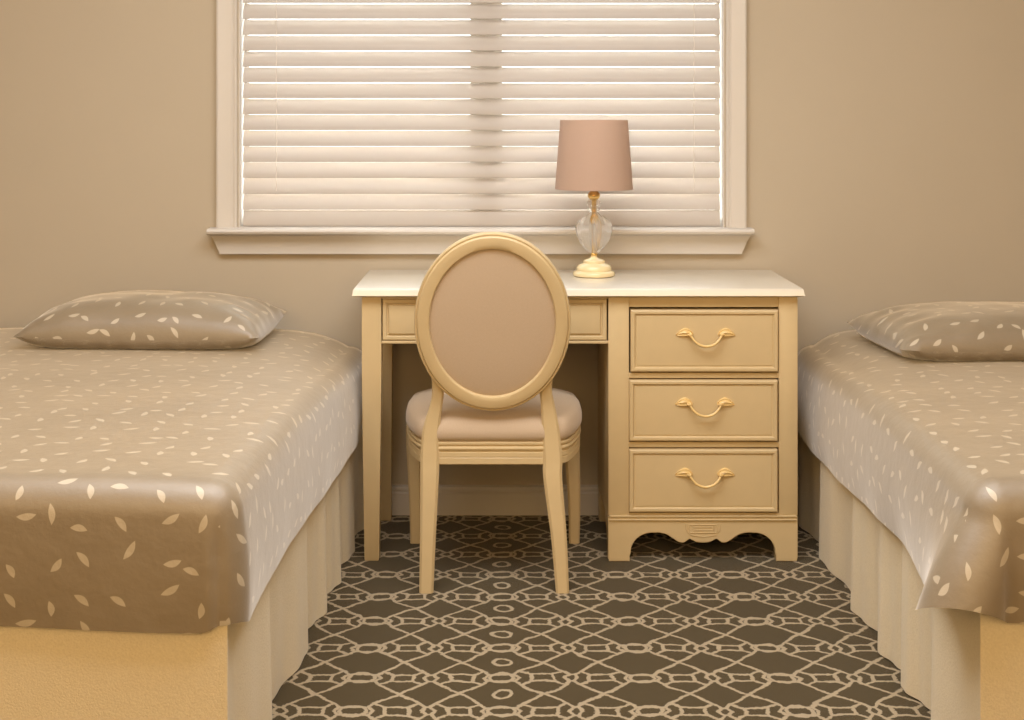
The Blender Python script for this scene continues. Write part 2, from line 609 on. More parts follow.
loft(bm, [[(x, BY + y, OZ0 + z_) for y, z_ in ((-0.016, 0.002), (-0.0165, 0.012), (-0.002, 0.049), (0.003, 0.051), (0.004, 0.048), (-0.0125, 0.010), (-0.012, 0.004), (0.012, 0.004), (0.012, 0.002))] for x in (bx0, bx1)])
mk('bottom_rail', bm, M['slat'], bl)
bm = bmesh.new()
box(bm, bx0, bx1, BY - 0.028, BY + 0.028, OZ1 - 0.06, OZ1 - 0.006, 0.003)
mk('headrail', bm, M['trim'], bl)
for cx in (-0.703, 0.598):
    bm = bmesh.new()
    pts = [(cx + 0.0012 * math.sin(i * 0.9), BY - 0.0195 + 0.002 * math.sin(i * 2 * PI / 8), OZ1 - 0.05 - i * pitch / 8) for i in range(int((OZ1 - 0.05 - OZ0 - 0.1) / (pitch / 8)))]
    tube(bm, pts, 0.0011, 5)
    mk('lift_cord', bm, M['cord'], bl)

# ------------------------------------------------------------------ the desk
dk = thing('desk', 'cream painted pedestal desk with three drawers standing under the window', 'desk', (0.205, 4.21, 0))
TX0, TX1, TY0, TY1 = -0.411, 0.833, 3.964, 4.432
bm = bmesh.new()
rect_loft(bm, [(TX0 + 0.006, TX1 - 0.006, TY0 + 0.006, TY1, 0.7365), (TX0 + 0.001, TX1 - 0.001, TY0 + 0.001, TY1, 0.7375),
               (TX0 - 0.004, TX1 + 0.004, TY0 - 0.003, TY1, 0.7400), (TX0 - 0.002, TX1 + 0.002, TY0 - 0.002, TY1, 0.7445),
               (TX0, TX1, TY0, TY1, 0.7560), (TX0 + 0.002, TX1 - 0.002, TY0 + 0.002, TY1, 0.7590),
               (TX0 + 0.006, TX1 - 0.006, TY0 + 0.006, TY1 - 0.004, 0.7600)])
mk('desk_top', bm, M['desktop'], dk, angle=50)

LX0, LX1 = -0.389, -0.335
FY, BKY = 3.984, 4.425


def leg_mesh(x0, x1, y0, y1, z1, tx, ty):
    bm = bmesh.new()
    b_ = 0.002
    rows = []
    for zz, i in ((0.001, tx + 0.002), (0.004, tx), (0.30, 0.4 * tx), (0.55, 0), (z1, 0)):
        rows.append((x0 + i, x1 - i, y0 + i * 0.6, y1 - i * 0.6, zz))
    rect_loft(bm, rows)
    bmesh.ops.bevel(bm, geom=[e for e in bm.edges if abs((e.verts[0].co - e.verts[1].co).normalized().z) > 0.9], offset=b_, segments=2, affect='EDGES')
    return bm


mk('leg', leg_mesh(LX0, LX1, FY, FY + 0.052, 0.737, 0.007, 0), M['cream'], dk)
mk('leg', leg_mesh(LX0, LX1, BKY - 0.05, BKY, 0.737, 0.004, 0), M['cream'], dk)
# side and back aprons of the open end
bm = bmesh.new()
box(bm, LX0 + 0.008, LX0 + 0.028, FY + 0.05, BKY - 0.048, 0.605, 0.737, 0.002)
box(bm, LX1 - 0.002, 0.297, BKY - 0.03, BKY - 0.012, 0.62, 0.737, 0.002)
mk('apron', bm, M['cream'], dk)
# knee drawer: frame lip and raised-moulding front
bm = bmesh.new()
box(bm, LX1, 0.296, FY + 0.004, FY + 0.030, 0.7285, 0.737, 0.001)
box(bm, LX1, 0.296, FY + 0.002, FY + 0.030, 0.604, 0.612, 0.002)
mk('drawer_rail', bm, M['cream'], dk)
KP = [(0, 0.000), (0.001, 0.002), (0.003, 0.003), (0.010, 0.003), (0.012, 0.001), (0.013, -0.002), (0.016, -0.002), (0.019, 0.0035), (0.021, 0.004)]
bm = bmesh.new()
panel(bm, LX1 + 0.003, 0.291, 0.6135, 0.7275, FY + 0.006, KP, 0.3)
mk('drawer', bm, M['cream'], dk, angle=25)

# drawer pedestal
PX0, PX1 = 0.295, 0.8206
OPX0, OPX1 = 0.3525, 0.7680
bm = bmesh.new()
box(bm, PX0, OPX0, FY, FY + 0.03, 0.128, 0.737, 0.002)
box(bm, OPX1, PX1, FY, FY + 0.03, 0.128, 0.737, 0.002)
box(bm, PX0 + 0.001, PX0 + 0.018, FY + 0.02, BKY - 0.002, 0.10, 0.736, 0.001)
box(bm, PX1 - 0.018, PX1 - 0.001, FY + 0.02, BKY - 0.002, 0.10, 0.736, 0.001)
box(bm, PX0 + 0.01, PX1 - 0.01, BKY - 0.012, BKY, 0.10, 0.736)
box(bm, PX0 + 0.01, PX1 - 0.01, FY + 0.02, BKY, 0.118, 0.132)
box(bm, OPX0 - 0.002, OPX1 + 0.002, FY + 0.005, FY + 0.03, 0.7055, 0.737, 0.0015)   # strip under the top
for z0, z1 in ((0.5085, 0.5235), (0.3165, 0.3315), (0.120, 0.1345)):
    box(bm, OPX0 - 0.002, OPX1 + 0.002, FY + 0.002, FY + 0.03, z0, z1, 0.002)
# back feet
box(bm, PX0 + 0.001, PX0 + 0.045, BKY - 0.06, BKY - 0.002, 0.001, 0.12, 0.003)
box(bm, PX1 - 0.045, PX1 - 0.001, BKY - 0.06, BKY - 0.002, 0.001, 0.12, 0.003)
# fine beads across the plinth
for zc, hh, pr in ((0.126, 0.0028, 0.0035), (0.1165, 0.0022, 0.0045)):
    box(bm, PX0 + 0.003, PX1 - 0.003, FY - pr, FY + 0.01, zc - hh, zc + hh, 0.0018)
mk('pedestal', bm, M['cream'], dk)

# scalloped plinth with two bracket feet
half = [(0.0, 0.0525), (0.016, 0.0535), (0.028, 0.0585), (0.037, 0.0625), (0.044, 0.0585), (0.054, 0.0525), (0.068, 0.0545),
        (0.084, 0.0645), (0.100, 0.0745), (0.118, 0.0795), (0.140, 0.0800), (0.162, 0.0765), (0.181, 0.0660), (0.193, 0.0520), (0.199, 0.0390), (0.2005, 0.0320)]
half = catmull(half, 5)
xc = (PX0 + PX1) / 2
under = [(xc - x, z) for x, z in reversed(half)] + [(xc + x, z) for x, z in half[1:]]
fw = (PX1 - PX0) / 2
poly = [(xc - fw, 0.124), (xc - fw, 0.012), (xc - fw + 0.002, 0.001), (xc - 0.2035, 0.001), (xc - 0.2035, 0.016), (xc - 0.2005, 0.024)] + under + \
       [(xc + 0.2005, 0.024), (xc + 0.2035, 0.016), (xc + 0.2035, 0.001), (xc + fw - 0.002, 0.001), (xc + fw, 0.012), (xc + fw, 0.124)]


def extrude_poly(bm, pts, y0, y1, bev=0.0):
    t = bmesh.new()
    f = t.faces.new([t.verts.new((x, y0, z)) for x, z in pts])
    r = bmesh.ops.extrude_face_region(t, geom=[f])
    bmesh.ops.translate(t, verts=[v for v in r['geom'] if isinstance(v, bmesh.types.BMVert)], vec=(0, y1 - y0, 0))
    if bev:
        es = [e for e in t.edges if all(abs(v.co.y - y0) < 1e-6 for v in e.verts)]
        bmesh.ops.bevel(t, geom=es, offset=bev, segments=2, affect='EDGES')
    bmesh.ops.triangulate(t, faces=[f for f in t.faces if len(f.verts) > 4])
    merge(bm, t)


bm = bmesh.new()
extrude_poly(bm, poly, FY, FY + 0.026, 0.0018)
# side returns of the bracket feet
for s, x in ((1, PX0), (-1, PX1)):
    a, c = sorted((x + s * 0.0005, x + s * 0.018))
    t = bmesh.new()
    pts = [(FY + 0.022, 0.124), (FY + 0.022, 0.001), (FY + 0.05, 0.001), (FY + 0.055, 0.035), (FY + 0.075, 0.065), (FY + 0.11, 0.08), (FY + 0.14, 0.085), (FY + 0.14, 0.124)]
    f = t.faces.new([t.verts.new((a, y, z)) for y, z in pts])
    r = bmesh.ops.extrude_face_region(t, geom=[f])
    bmesh.ops.translate(t, verts=[v for v in r['geom'] if isinstance(v, bmesh.types.BMVert)], vec=(c - a, 0, 0))
    bmesh.ops.triangulate(t, faces=[f for f in t.faces if len(f.verts) > 4])
    merge(bm, t)
plinth = mk('plinth', bm, M['cream'], dk, angle=28)
# shallow carved cartouche in the middle of the plinth
bm = bmesh.new()
cz = 0.0905


def rib(pts, r=0.0013):
    tube(bm, [(xc + x, FY - 0.0006, cz + z) for x, z in pts], r, 6)


rib([(-0.048, 0.014), (-0.046, -0.004), (-0.034, -0.017), (0.0, -0.022), (0.034, -0.017), (0.046, -0.004), (0.048, 0.014)])
rib([(-0.037, 0.012), (0.037, 0.012), (0.041, 0.004), (0.037, -0.010), (-0.037, -0.010), (-0.041, 0.004), (-0.037, 0.012)])
rib([(-0.027, 0.005), (0.027, 0.005)])
rib([(-0.027, -0.003), (0.027, -0.003)])
rib([(-0.030, 0.009), (-0.030, -0.008)])
rib([(0.030, 0.009), (0.030, -0.008)])
mk('carving', bm, M['cream'], plinth)

DP = [(0, 0.004), (0.0012, 0.0075), (0.004, 0.009), (0.010, 0.0088), (0.0125, 0.006), (0.0135, 0.0035), (0.0155, 0.0032), (0.0175, 0.0048), (0.020, 0.005)]
DRAWERS = [(0.3565, 0.7655, 0.5275, 0.6990), (0.3525, 0.7640, 0.3355, 0.5045), (0.3525, 0.7640, 0.1385, 0.3125)]


def handle_bm(cx, cz, y):
    """bail pull: a drooping bow hung between two leaf-shaped plates"""
    bm = bmesh.new()
    pts = catmull([(cx - 0.050, y - 0.008, cz + 0.002), (cx - 0.042, y - 0.014, cz - 0.003), (cx - 0.034, y - 0.018, cz - 0.014), (cx - 0.021, y - 0.020, cz - 0.025),
                   (cx, y - 0.0205, cz - 0.0305), (cx + 0.021, y - 0.020, cz - 0.025), (cx + 0.034, y - 0.018, cz - 0.014), (cx + 0.042, y - 0.014, cz - 0.003), (cx + 0.050, y - 0.008, cz + 0.002)], 8)
    tube(bm, pts, lambda t: 0.0026 + 0.0012 * math.sin(PI * t), 10)
    for s in (-1, 1):
        rings = []
        n = 18
        for i in range(n + 1):       # leaf plate, thick in the middle with a raised rim and a vein
            t = i / n
            hw = 0.0125 * math.sin(PI * min(1, t * 0.97 + 0.02)) ** 0.75 * (1.15 - 0.45 * t) + 0.0004
            ax = cx + s * (0.034 + 0.048 * t)
            az = cz + 0.001 + 0.006 * math.sin(PI * t) - 0.002 * t
            row = []
            for q in range(11):
                w = (q / 10 - 0.5) * 2
                hgt = 0.0075 * math.sqrt(max(0, 1 - w * w)) * math.sin(PI * min(1, 0.05 + t * 0.93)) + 0.0022 * math.exp(-((abs(w) - 0.8) / 0.15) ** 2) + 0.0016 * math.exp(-(w / 0.14) ** 2)
                if abs(w) > 0.99:
                    hgt = 0
                row.append((ax, y - hgt, az + w * hw))
            row.append((ax, y + 0.001, az))
            rings.append(row)
        loft(bm, rings)
        # knuckle the bow hangs from
        t_ = bmesh.new()
        bmesh.ops.create_uvsphere(t_, u_segments=12, v_segments=8, radius=0.0062)
        bmesh.ops.scale(t_, verts=t_.verts[:], vec=(0.8, 1.5, 1.1))
        bmesh.ops.translate(t_, verts=t_.verts[:], vec=(cx + s * 0.042, y - 0.009, cz + 0.000))
        merge(bm, t_)
    return bm


for (x0, x1, z0, z1), (hx, hz) in zip(DRAWERS, ((0.5640, 0.6310), (0.5620, 0.4385), (0.5620, 0.2435))):
    bm = bmesh.new()
    panel(bm, x0, x1, z0, z1, FY, DP, 0.3)
    d = mk('drawer', bm, M['cream'], dk, angle=25)
    h = mk('handle', handle_bm(hx, hz, FY - 0.005), M['handle'], d, angle=50)
    h['label'] = 'gilt cream bail handle with leaf plates'

# ------------------------------------------------------------------ the chair
CX = -0.0255
ch = thing('dining_chair', 'cream oval-backed chair with beige upholstery facing the desk', 'chair', (CX, 3.95, 0))
tilt_b = math.radians(11)
OC = Vector((CX + 0.001, 3.693, 0.7055))
eu = Vector((1, 0, 0))
ev = Vector((0, -math.sin(tilt_b), math.cos(tilt_b)))       # up the reclined back
en = Vector((0, -math.cos(tilt_b), -math.sin(tilt_b)))      # towards the viewer
A, B = 0.2015, 0.2395


def oval(a, b_, d, n=96):
    # a slightly egg-free, flattened oval
    return [OC + eu * (a * math.cos(t)) + ev * (b_ * math.sin(t)) + en * d for t in (2 * PI * k / n for k in range(n))]


bm = bmesh.new()
fr = 0.040
prof = [(0.0, -0.014), (0.0, 0.002), (0.0015, 0.005), (0.004, 0.0055), (0.0058, 0.004), (0.0068, 0.0065), (0.010, 0.0095), (0.018, 0.0108), (0.028, 0.0105),
        (0.036, 0.0098), (0.0385, 0.008), (0.040, 0.002), (0.040, -0.014), (0.036, -0.017), (0.004, -0.017)]
rings = [oval(A - i, B - i * 1.04, d) for i, d in prof]
loft(bm, rings, True, False, False, close_path=True)
mk('back_frame', bm, M['cream'], ch, angle=30)
bm = bmesh.new()
ia, ib = A - fr + 0.0005, B - fr * 1.04 + 0.0005
pr = []
for f in (1.0, 0.985, 0.96, 0.9, 0.8, 0.65, 0.5, 0.35, 0.2, 0.08):
    pr.append((f, 0.0005 + 0.0055 * (1 - f ** 4) ** 0.6))
for f in (0.08, 0.3, 0.6, 0.85, 0.97, 1.0):
    pr.append((f, -0.012 - 0.016 * (1 - f ** 3) ** 0.6)) if False else None
rings = [oval(ia * f, ib * f, d) for f, d in pr]
back = [oval(ia * f, ib * f, -0.012 - 0.016 * (1 - f ** 3) ** 0.6) for f in (1.0, 0.97, 0.85, 0.6, 0.3, 0.08)]
loft(bm, back[::-1] + rings)
o = mk('back_panel', bm, M['chair_cloth'], ch, angle=60)
o['label'] = 'woven beige fabric oval panel'


def bar(bm, pts, n=6):
    """smooth square-section member; pts are (x, y, z, width, depth)"""
    rings = []
    for x, y, z, w, d in catmull(pts, n):
        c = min(w, d) * 0.16
        hw, hd = w / 2, d / 2
        rings.append([(x - hw + c, y - hd, z), (x + hw - c, y - hd, z), (x + hw, y - hd + c, z), (x + hw, y + hd - c, z),
                      (x + hw - c, y + hd, z), (x - hw + c, y + hd, z), (x - hw, y + hd - c, z), (x - hw, y - hd + c, z)])
    loft(bm, rings)


LEGP = {
    -1: [(-0.1965, 3.737, 0.001, 0.036, 0.038), (-0.1930, 3.745, 0.14, 0.041, 0.040), (-0.1890, 3.757, 0.29, 0.048, 0.044), (-0.1885, 3.762, 0.34, 0.0485, 0.044),
         (-0.1855, 3.763, 0.415, 0.045, 0.040), (-0.1725, 3.757, 0.480, 0.033, 0.032), (-0.1670, 3.747, 0.520, 0.030, 0.027), (-0.1720, 3.735, 0.570, 0.024, 0.022)],
    1: [(0.1570, 3.737, 0.001, 0.034, 0.038), (0.1480, 3.745, 0.14, 0.041, 0.040), (0.1325, 3.757, 0.29, 0.049, 0.044), (0.1325, 3.762, 0.34, 0.050, 0.044),
        (0.1275, 3.763, 0.415, 0.046, 0.040), (0.1200, 3.757, 0.480, 0.037, 0.032), (0.1150, 3.747, 0.520, 0.031, 0.027), (0.1210, 3.735, 0.570, 0.024, 0.022)],
}
for s in (-1, 1):
    bm = bmesh.new()
    bar(bm, LEGP[s])
    mk('leg', bm, M['cream'], ch, angle=35)
for x0, x1 in ((-0.2540, -0.2505), (0.2020, 0.2090)):
    bm = bmesh.new()
    bar(bm, [(x1, 4.160, 0.001, 0.030, 0.030), (x1, 4.158, 0.12, 0.035, 0.035), (x0, 4.155, 0.28, 0.044, 0.042), (x0, 4.152, 0.345, 0.045, 0.044)])
    mk('leg', bm, M['cream'], ch, angle=35)

SEAT = [(0.150, 3.748), (0.190, 3.770), (0.214, 3.83), (0.232, 3.91), (0.239, 3.99), (0.238, 4.07), (0.225, 4.135), (0.185, 4.175), (0.100, 4.192), (0.0, 4.196)]
hs = catmull(SEAT, 5)
outline = [(CX + 0.003 + x, y) for x, y in hs] + [(CX + 0.003 - x, y) for x, y in reversed(hs[:-1])]
SC = Vector((CX + 0.003, 3.97))


def seat_ring(grow, z):
    out = []
    n = len(outline)
    for i, (x, y) in enumerate(outline):
        p0, p1 = Vector(outline[i - 1]), Vector(outline[(i + 1) % n])
        t = (p1 - p0).normalized()
        nrm = Vector((t.y, -t.x))
        out.append((x + nrm.x * grow, y + nrm.y * grow, z))
    return out


bm = bmesh.new()
rp = [(-0.004, 0.326), (0.0, 0.329), (0.0, 0.344), (-0.0015, 0.346), (0.000, 0.3475), (0.0, 0.3585), (-0.002, 0.360), (-0.002, 0.363), (0.001, 0.365), (0.0025, 0.3695), (0.001, 0.374), (-0.002, 0.3755), (-0.002, 0.378), (0.0015, 0.380), (0.0015, 0.385), (-0.004, 0.388)]
loft(bm, [seat_ring(g, z) for g, z in rp])
mk('seat_rail', bm, M['cream'], ch, angle=30)
bm = bmesh.new()
cp = [(-0.006, 0.387), (0.001, 0.391), (0.005, 0.400), (0.005, 0.415), (0.001, 0.430), (-0.008, 0.442)]
rings = [seat_ring(g, z) for g, z in cp]
base = seat_ring(-0.008, 0)
for f, z in ((0.92, 0.449), (0.82, 0.456), (0.66, 0.463), (0.45, 0.468), (0.22, 0.470), (0.05, 0.4705)):
    rings.append([(SC.x + (x - SC.x) * f, SC.y + (y - SC.y) * f, z) for x, y, _ in base])
loft(bm, rings)
o = mk('seat', bm, M['chair_cloth'], ch, angle=60)
o['label'] = 'padded beige fabric seat'

# ------------------------------------------------------------------ the lamp
lx, ly, lz = 0.2730, 4.262, 0.760
lp = thing('table_lamp', 'small table lamp with blush shade and clear crystal body on the desk', 'lamp', (lx, ly, lz))
bm = bmesh.new()
lathe(bm, [(0.058, lz + 0.0005), (0.0615, lz + 0.003), (0.0625, lz + 0.009), (0.060, lz + 0.014), (0.055, lz + 0.0165), (0.052, lz + 0.0175), (0.0525, lz + 0.0195), (0.0515, lz + 0.027), (0.046, lz + 0.034),
           (0.036, lz + 0.038), (0.032, lz + 0.040), (0.0325, lz + 0.043), (0.031, lz + 0.047), (0.025, lz + 0.050), (0.016, lz + 0.052), (0.010, lz + 0.056), (0.0095, lz + 0.060)], lx, ly)
mk('base', bm, M['ceramic'], lp, angle=40)
bm = bmesh.new()
lathe(bm, [(0.0085, lz + 0.058), (0.010, lz + 0.062), (0.010, lz + 0.067), (0.0060, lz + 0.071), (0.0058, lz + 0.150), (0.010, lz + 0.156), (0.0135, lz + 0.166), (0.0115, lz + 0.177), (0.006, lz + 0.184),
           (0.006, lz + 0.192), (0.006, lz + 0.222), (0.011, lz + 0.227), (0.0185, lz + 0.235), (0.0185, lz + 0.244), (0.011, lz + 0.252), (0.006, lz + 0.257), (0.006, lz + 0.264)], lx, ly, 32)
mk('stem', bm, M['gold'], lp, angle=50)
# a ring of upright crystal lobes round the stem
bm = bmesh.new()
lob = catmull([(0.009, 0.068), (0.024, 0.078), (0.041, 0.098), (0.052, 0.122), (0.056, 0.146), (0.050, 0.162), (0.036, 0.174), (0.020, 0.184), (0.011, 0.190)], 4)
for k in range(4):
    a = 2 * PI * k / 4 + 0.16
    ca, sa = math.cos(a), math.sin(a)
    rings = []
    for r, h in lob:
        th = 0.004 + 0.009 * (r - 0.008) / 0.0375
        sect = [(0.0075, -th * 0.4), (0.6 * r + 0.004, -th), (r - 0.002, -th * 0.5), (r, 0), (r - 0.002, th * 0.5), (0.6 * r + 0.004, th), (0.0075, th * 0.4)]
        rings.append([(lx + ca * u - sa * v, ly + sa * u + ca * v, lz + h) for u, v in sect])
    loft(bm, rings)
mk('crystal_body', bm, M['crystal'], lp, angle=20)
bm = bmesh.new()
for hz_, r_ in ((0.2000, 0.0165), (0.2165, 0.0200)):
    t = bmesh.new()
    bmesh.ops.create_uvsphere(t, u_segments=12, v_segments=8, radius=r_)
    bmesh.ops.scale(t, verts=t.verts[:], vec=(1.1, 1.1, 0.75))
    bmesh.ops.translate(t, verts=t.verts[:], vec=(lx, ly, lz + hz_))
    merge(bm, t)
mk('crystal_bead', bm, M['crystal'], lp, angle=10)
bm = bmesh.new()
sb, st = lz + 0.2585, lz + 0.463
lathe(bm, [(0.1125, sb + 0.001), (0.115, sb), (0.1155, sb + 0.004), (0.1005, st - 0.004), (0.100, st), (0.098, st), (0.098, st - 0.004), (0.1125, sb + 0.004), (0.1125, sb + 0.001)], lx, ly, 72, False, False)
mk('lamp_shade', bm, M['shade'], lp, angle=50)
bm = bmesh.new()
for k in range(3):
    a = 2 * PI * k / 3 + 0.5
    tube(bm, [(lx, ly, lz + 0.262), (lx + 0.05 * math.cos(a), ly + 0.05 * math.sin(a), lz + 0.27), (lx + 0.112 * math.cos(a), ly + 0.112 * math.sin(a), sb + 0.004)], 0.0012, 6)
mk('shade_ring', bm, M['gold'], lp)
bm = bmesh.new()
lathe(bm, [(0.012, lz + 0.262), (0.013, lz + 0.30), (0.020, lz + 0.32), (0.029, lz + 0.35), (0.026, lz + 0.372), (0.012, lz + 0.384), (0.002, lz + 0.387)], lx, ly, 24)
mk('bulb', bm, M['ledge'], lp)

# ------------------------------------------------------------------ beds


def smooth01(t):
    t = max(0.0, min(1.0, t))
    return t * t * (3 - 2 * t)


def make_bed(name, label, loc, rz, w, L, ztop, hem_front, hem_back, folds, side, flare, seed):
    """local frame: x across, y from the foot (0) to the head (L). side: which long side has the recorded folds"""
    root = thing(name, label, 'bed', loc, rz, 'beds on both sides of the desk')
    r = 0.064
    rnd = random.Random(seed)
    # --- leaf-print cover: top grid, then rolled edge and drop all round
    bm = bmesh.new()
    uvl = bm.loops.layers.uv.new('UVMap')
    uvs = {}
    hx, x0 = w / 2 - r, -(w / 2 - r)
    nx, ny = 36, 48
    y0, y1 = r, L - 0.03

    def crown(x, y):
        return -0.010 * (x / (w / 2)) ** 4 - 0.045 * (abs(x) / hx) ** 8 * smooth01((y / L - 0.25) / 0.75) + 0.0035 * noise.noise(Vector((x * 4, y * 4, seed)))

    grid = [[None] * (ny + 1) for _ in range(nx + 1)]
    for i in range(nx + 1):
        for j in range(ny + 1):
            x = x0 + (hx - x0) * i / nx
            y = y0 + (y1 - y0) * j / ny
            v = bm.verts.new((x, y, ztop + crown(x, y)))
            uvs[v] = (x, y)
            grid[i][j] = v
    for i in range(nx):
        for j in range(ny):
            bm.faces.new((grid[i][j], grid[i + 1][j], grid[i + 1][j + 1], grid[i][j + 1]))
    # perimeter of the flat top, with an outward direction for each station
    per = []
    for j in range(ny, -1, -1):
        per.append((grid[0][j], (-1.0, 0.0)))
    nc = 12
    for k in range(1, nc):
        a = PI + (PI / 2) * k / nc
        per.append((grid[0][0], (math.cos(a), math.sin(a))))
    for i in range(nx + 1):
        per.append((grid[i][0], (0.0, -1.0)))
    for k in range(1, nc):
        a = 1.5 * PI + (PI / 2) * k / nc
        per.append((grid[nx][0], (math.cos(a), math.sin(a))))
    for j in range(ny + 1):
        per.append((grid[nx][j], (1.0, 0.0)))
    nr, nd = 8, 12
    cols, info = [], []
    for v0, (dx, dy) in per:
        bx, by, bz = v0.co
        yb = by - 0.0
        hem = hem_front + (hem_back - hem_front) * smooth01((yb - 0.35) / (L * 0.5))
        cornerness = 2 * abs(dx * dy)
        hem += 0.012 * cornerness * (1 if flare < 0.05 else 2.8) + 0.004 * math.sin(7 * bx + 5 * by)
        col = [v0]
        arc = 0.0
        u0, w0 = uvs[v0]
        zv = bz - r
        for q in range(1, nr + nd + 1):
            if q <= nr:
                a = (PI / 2) * q / nr
                out, z = r * math.sin(a), bz - r * (1 - math.cos(a))
                arc = r * a
            else:
                f = (q - nr) / nd
                z = zv + (hem - zv) * f
                # drop: gentle billow, loose towards the hem, flared at the foot corners
                bil = 0.010 * math.sin(PI * f) + 0.007 * f * f * noise.noise(Vector((bx * 5, by * 5, seed + 3)))
                if flare >= 0.05:
                    # a loose corner: the foot panel runs on past the mattress to a tip, the side falls back behind it
                    if dx != 0 and dy == 0:
                        cone = math.exp(-(by - y0) / 0.13)
                    elif dx != 0:
                        cone = min(1.0, abs(dx) * 1.05) ** 0.8
                    else:
                        cone = 0.0
                    cone *= flare * f ** 1.15
                else:
                    bil *= 0.6
                    cone = flare * f * (math.exp(-(by - y0) / 0.1) if dy == 0 else abs(dx) if dx else 0.0)
                    if 0.3 < abs(dx) < 0.55:
                        bil -= 0.007 * min(1.0, f * 3)      # the seam of the tucked corner
                if dx == 0:
                    bil *= 0.6
                out = r + bil + cone
                arc = r * PI / 2 + (zv - z)
            v = bm.verts.new((bx + dx * out, by + dy * out, z))
            uvs[v] = (u0 + dx * arc, w0 + dy * arc)
            col.append(v)
        # turned hem
        lv = col[-1]
        v = bm.verts.new((lv.co.x - dx * 0.006, lv.co.y - dy * 0.006, lv.co.z + 0.002))
        uvs[v] = uvs[lv]
        col.append(v)
        cols.append(col)
        info.append((dx, dy, u0, w0))
    fuv = {}
    split = 0.45 if flare < 0.05 else 0.9
    for (c0, i0), (c1, i1) in zip(zip(cols, info), zip(cols[1:], info[1:])):
        mx_, my_ = abs(i0[0] + i1[0]) / 2, abs(i0[1] + i1[1]) / 2
        fan = mx_ > 1e-4 and my_ > 1e-4
        front = mx_ < split
        for q in range(len(c0) - 1):
            vs = [c0[q], c0[q + 1], c1[q + 1], c1[q]]
            u = []
            for v in vs:
                if v not in u:
                    u.append(v)
            if len(u) > 2:
                fc = bm.faces.new(u)
                if fan:
                    # cloth runs on round the corner from the foot panel up to the seam, then from the side
                    m_uv = {}
                    for v, ii in ((c0[q], i0), (c0[q + 1], i0), (c1[q + 1], i1), (c1[q], i1)):
                        dx, dy, u0, w0 = ii
                        sg = 1 if (i0[0] + i1[0]) > 0 else -1
                        arc = math.hypot(uvs[v][0] - u0, uvs[v][1] - w0)
                        hd = math.hypot(v.co.x - u0, v.co.y - w0)
                        if front:
                            m_uv[v] = (u0 + sg * hd * math.asin(min(1, abs(dx))), w0 - arc)
                        else:
                            m_uv[v] = (u0 + sg * arc, w0 - hd * math.asin(min(1, abs(dy))))
                    fuv[fc] = m_uv
    # head end: roll down to close
    hv = [cols[0][q] for q in range(len(cols[0]) - 2)][::-1] + [grid[i][ny] for i in range(1, nx)] + [cols[-1][q] for q in range(len(cols[-1]) - 2)]
    low = []
    for v in hv:
        n_ = bm.verts.new((v.co.x * 0.995, L - 0.005, v.co.z - 0.012 if v.co.z > hem_back + 0.03 else v.co.z))
        uvs[n_] = (uvs[v][0], uvs[v][1] + 0.03)
        low.append(n_)
    for a in range(len(hv) - 1):
        bm.faces.new((hv[a], hv[a + 1], low[a + 1], low[a]))
    bm.faces.new(low)
    for f in bm.faces:
        for lp_ in f.loops:
            lp_[uvl].uv = fuv[f][lp_.vert] if f in fuv else uvs[lp_.vert]
    mk('bedspread', bm, M['leaf'], root, angle=70, local=True)

    # --- bed skirt: flat foot panel and gathered long sides, split at the corners
    bm = bmesh.new()
    sk = 0.021
    hw = w / 2 - sk
    zt = hem_front + 0.08
    nz = 14

    def strip(path_fn, n):
        rows = []
        for i in range(n + 1):
            row_o, row_i = [], []
            for q in range(nz + 1):
                f = q / nz
                z = zt + (0.004 - zt) * f
                p, inn = path_fn(i / n, f, z)
                row_o.append(Vector((p[0], p[1], z)))
                row_i.append(Vector((p[0] + inn[0] * 0.004, p[1] + inn[1] * 0.004, z)))
            rows.append(row_o + row_i[::-1])
        loft(bm, rows)

    strip(lambda t, f, z: ((-hw + 2 * hw * t, sk - 0.004 + 0.003 * math.sin(2.2 * PI * t) * f, z), (0, 1)), 40)

    def phase(y):
        for a, b_ in zip(folds, folds[1:]):
            if a[0] <= y <= b_[0]:
                return a[1] + (b_[1] - a[1]) * (y - a[0]) / (b_[0] - a[0])
        return folds[-1][1]

    for s in (-1, 1):
        def fn(t, f, z, s=s):
            y = sk - 0.004 + (L - 0.03 - sk) * t
            ph = phase(y)
            fr_ = ph - math.floor(ph)
            # each fold swells slowly and then tucks sharply back behind the next one
            e = (smooth01(fr_ / 0.78) if fr_ < 0.78 else 1 - smooth01((fr_ - 0.78) / 0.22))
            small = 0.18 * math.sin(2 * PI * ph * 2.7 + 0.6)
            amp = 0.004 + 0.030 * f ** 0.9
            off = amp * (e - 0.25 + small * 0.5) - 0.012 * f
            off *= smooth01(0.15 + y / 0.16)
            return ((s * (hw + off), y, z), (-s, 0))
        strip(fn, 150)
    mk('bed_skirt', bm, M['skirt'], root, angle=60, local=True)['label'] = 'ecru gathered fabric bed skirt'
    return root


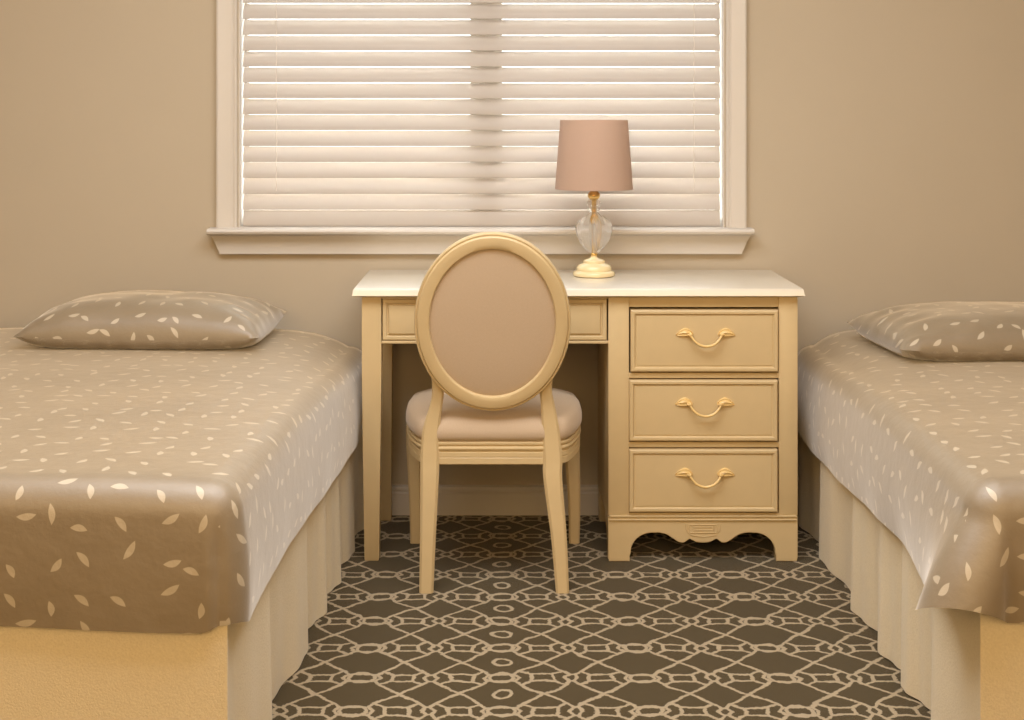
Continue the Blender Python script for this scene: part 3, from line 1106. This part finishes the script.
foldsL = [(0, 0.0), (0.43, 1.0), (0.86, 2.0), (1.10, 3.0), (1.30, 4.0), (1.58, 5.0), (1.85, 6.0)]
foldsR = [(0, 0.3), (0.40, 1.0), (0.58, 2.0), (0.80, 3.0), (1.08, 4.0), (1.52, 5.0), (1.85, 6.0)]
th = math.radians(-2.3)
make_bed('bed', 'wide bed left of the desk with leaf-print cover and ecru skirt', (-0.470 - 0.685 * math.cos(th), 2.545 - 0.685 * math.sin(th), 0), th,
         1.37, 1.815, 0.592, 0.328, 0.312, foldsL, 1, 0.008, 3)
th2 = math.radians(-1.4)
make_bed('bed', 'bed right of the desk beside the drawers, its cover flaring at the corner', (0.842 + 0.495 * math.cos(th2), 2.575 + 0.495 * math.sin(th2), 0), th2,
         0.99, 1.83, 0.588, 0.335, 0.290, foldsR, -1, 0.085, 8)

# ------------------------------------------------------------------ pillows


def pillow(label, loc, rz, hw, hd, T, seed, tilt_x=0.0):
    bm = bmesh.new()
    uvl = bm.loops.layers.uv.new('UVMap')
    n, m_ = 44, 34
    uvs = {}

    def pos(i, j, top):
        u, v = 2 * i / n - 1, 2 * j / m_ - 1
        ru, rv = abs(u), abs(v)
        # sides draw in between the pointed corners
        px = hw * u * (1 - 0.025 * (1 - v * v)) * (1 if True else 1)
        py = hd * v * (1 - 0.05 * (1 - u * u))
        body = (max(0.0, 1 - ru ** 3.2) ** 0.52) * (max(0.0, 1 - rv ** 3.2) ** 0.5)
        # gathers running in from the short ends
        ed = max(0.0, (ru - 0.62) / 0.38)
        gat = 0.006 * ed * (1 - ed) * 4 * math.sin(v * 17 + seed) * 0.5
        wr = 0.006 * noise.noise(Vector((u * 3.1, v * 2.7, seed)))
        if top:
            z = 0.030 + (T - 0.030) * body + (gat + wr) * min(1, body * 3)
        else:
            z = 0.030 - 0.028 * min(1.0, body * 2.2)
        z += 0.010 * (ru * rv) ** 3 + (0.014 * max(0.0, u * v) ** 3 if u > 0 else 0.0)
        return Vector((px, py, z))

    arcs = {}
    for tp in (True, False):
        for i in range(n + 1):
            run, prev = 0.0, None
            for j in range(m_ + 1):
                p = pos(i, j, tp)
                if prev is not None:
                    run += (p - prev).length
                prev = p
                arcs[tp, i, j] = run

    def put(i, j, top):
        p = pos(i, j, top)
        v = bm.verts.new(p)
        uvs[v] = (p.x * 1.06 + 3.3 + seed, arcs[top, i, j] - arcs[top, i, m_ // 2] + (0 if top else 4.0))
        return v

    top = [[put(i, j, True) for j in range(m_ + 1)] for i in range(n + 1)]
    bot = [[(top[i][j] if i in (0, n) or j in (0, m_) else put(i, j, False)) for j in range(m_ + 1)] for i in range(n + 1)]
    for i in range(n):
        for j in range(m_):
            bm.faces.new((top[i][j], top[i + 1][j], top[i + 1][j + 1], top[i][j + 1]))
            bm.faces.new((bot[i][j], bot[i][j + 1], bot[i + 1][j + 1], bot[i + 1][j]))
    for f in bm.faces:
        for lp_ in f.loops:
            lp_[uvl].uv = uvs[lp_.vert]
    o = mk('pillow', bm, M['leaf'], None, angle=75)
    o.location = loc
    o.rotation_euler = (tilt_x, 0, rz)
    o['label'] = label
    o['category'] = 'pillow'
    o['group'] = 'leaf-print pillows'
    return o


pillow('plump leaf-print pillow lying at the head of the left bed', (-0.995, 4.135, 0.592), math.radians(-2), 0.338, 0.210, 0.132, 2)
pillow('plump leaf-print pillow on the right bed, cut off by the picture edge', (1.375, 4.010, 0.588), math.radians(4), 0.345, 0.250, 0.118, 5)
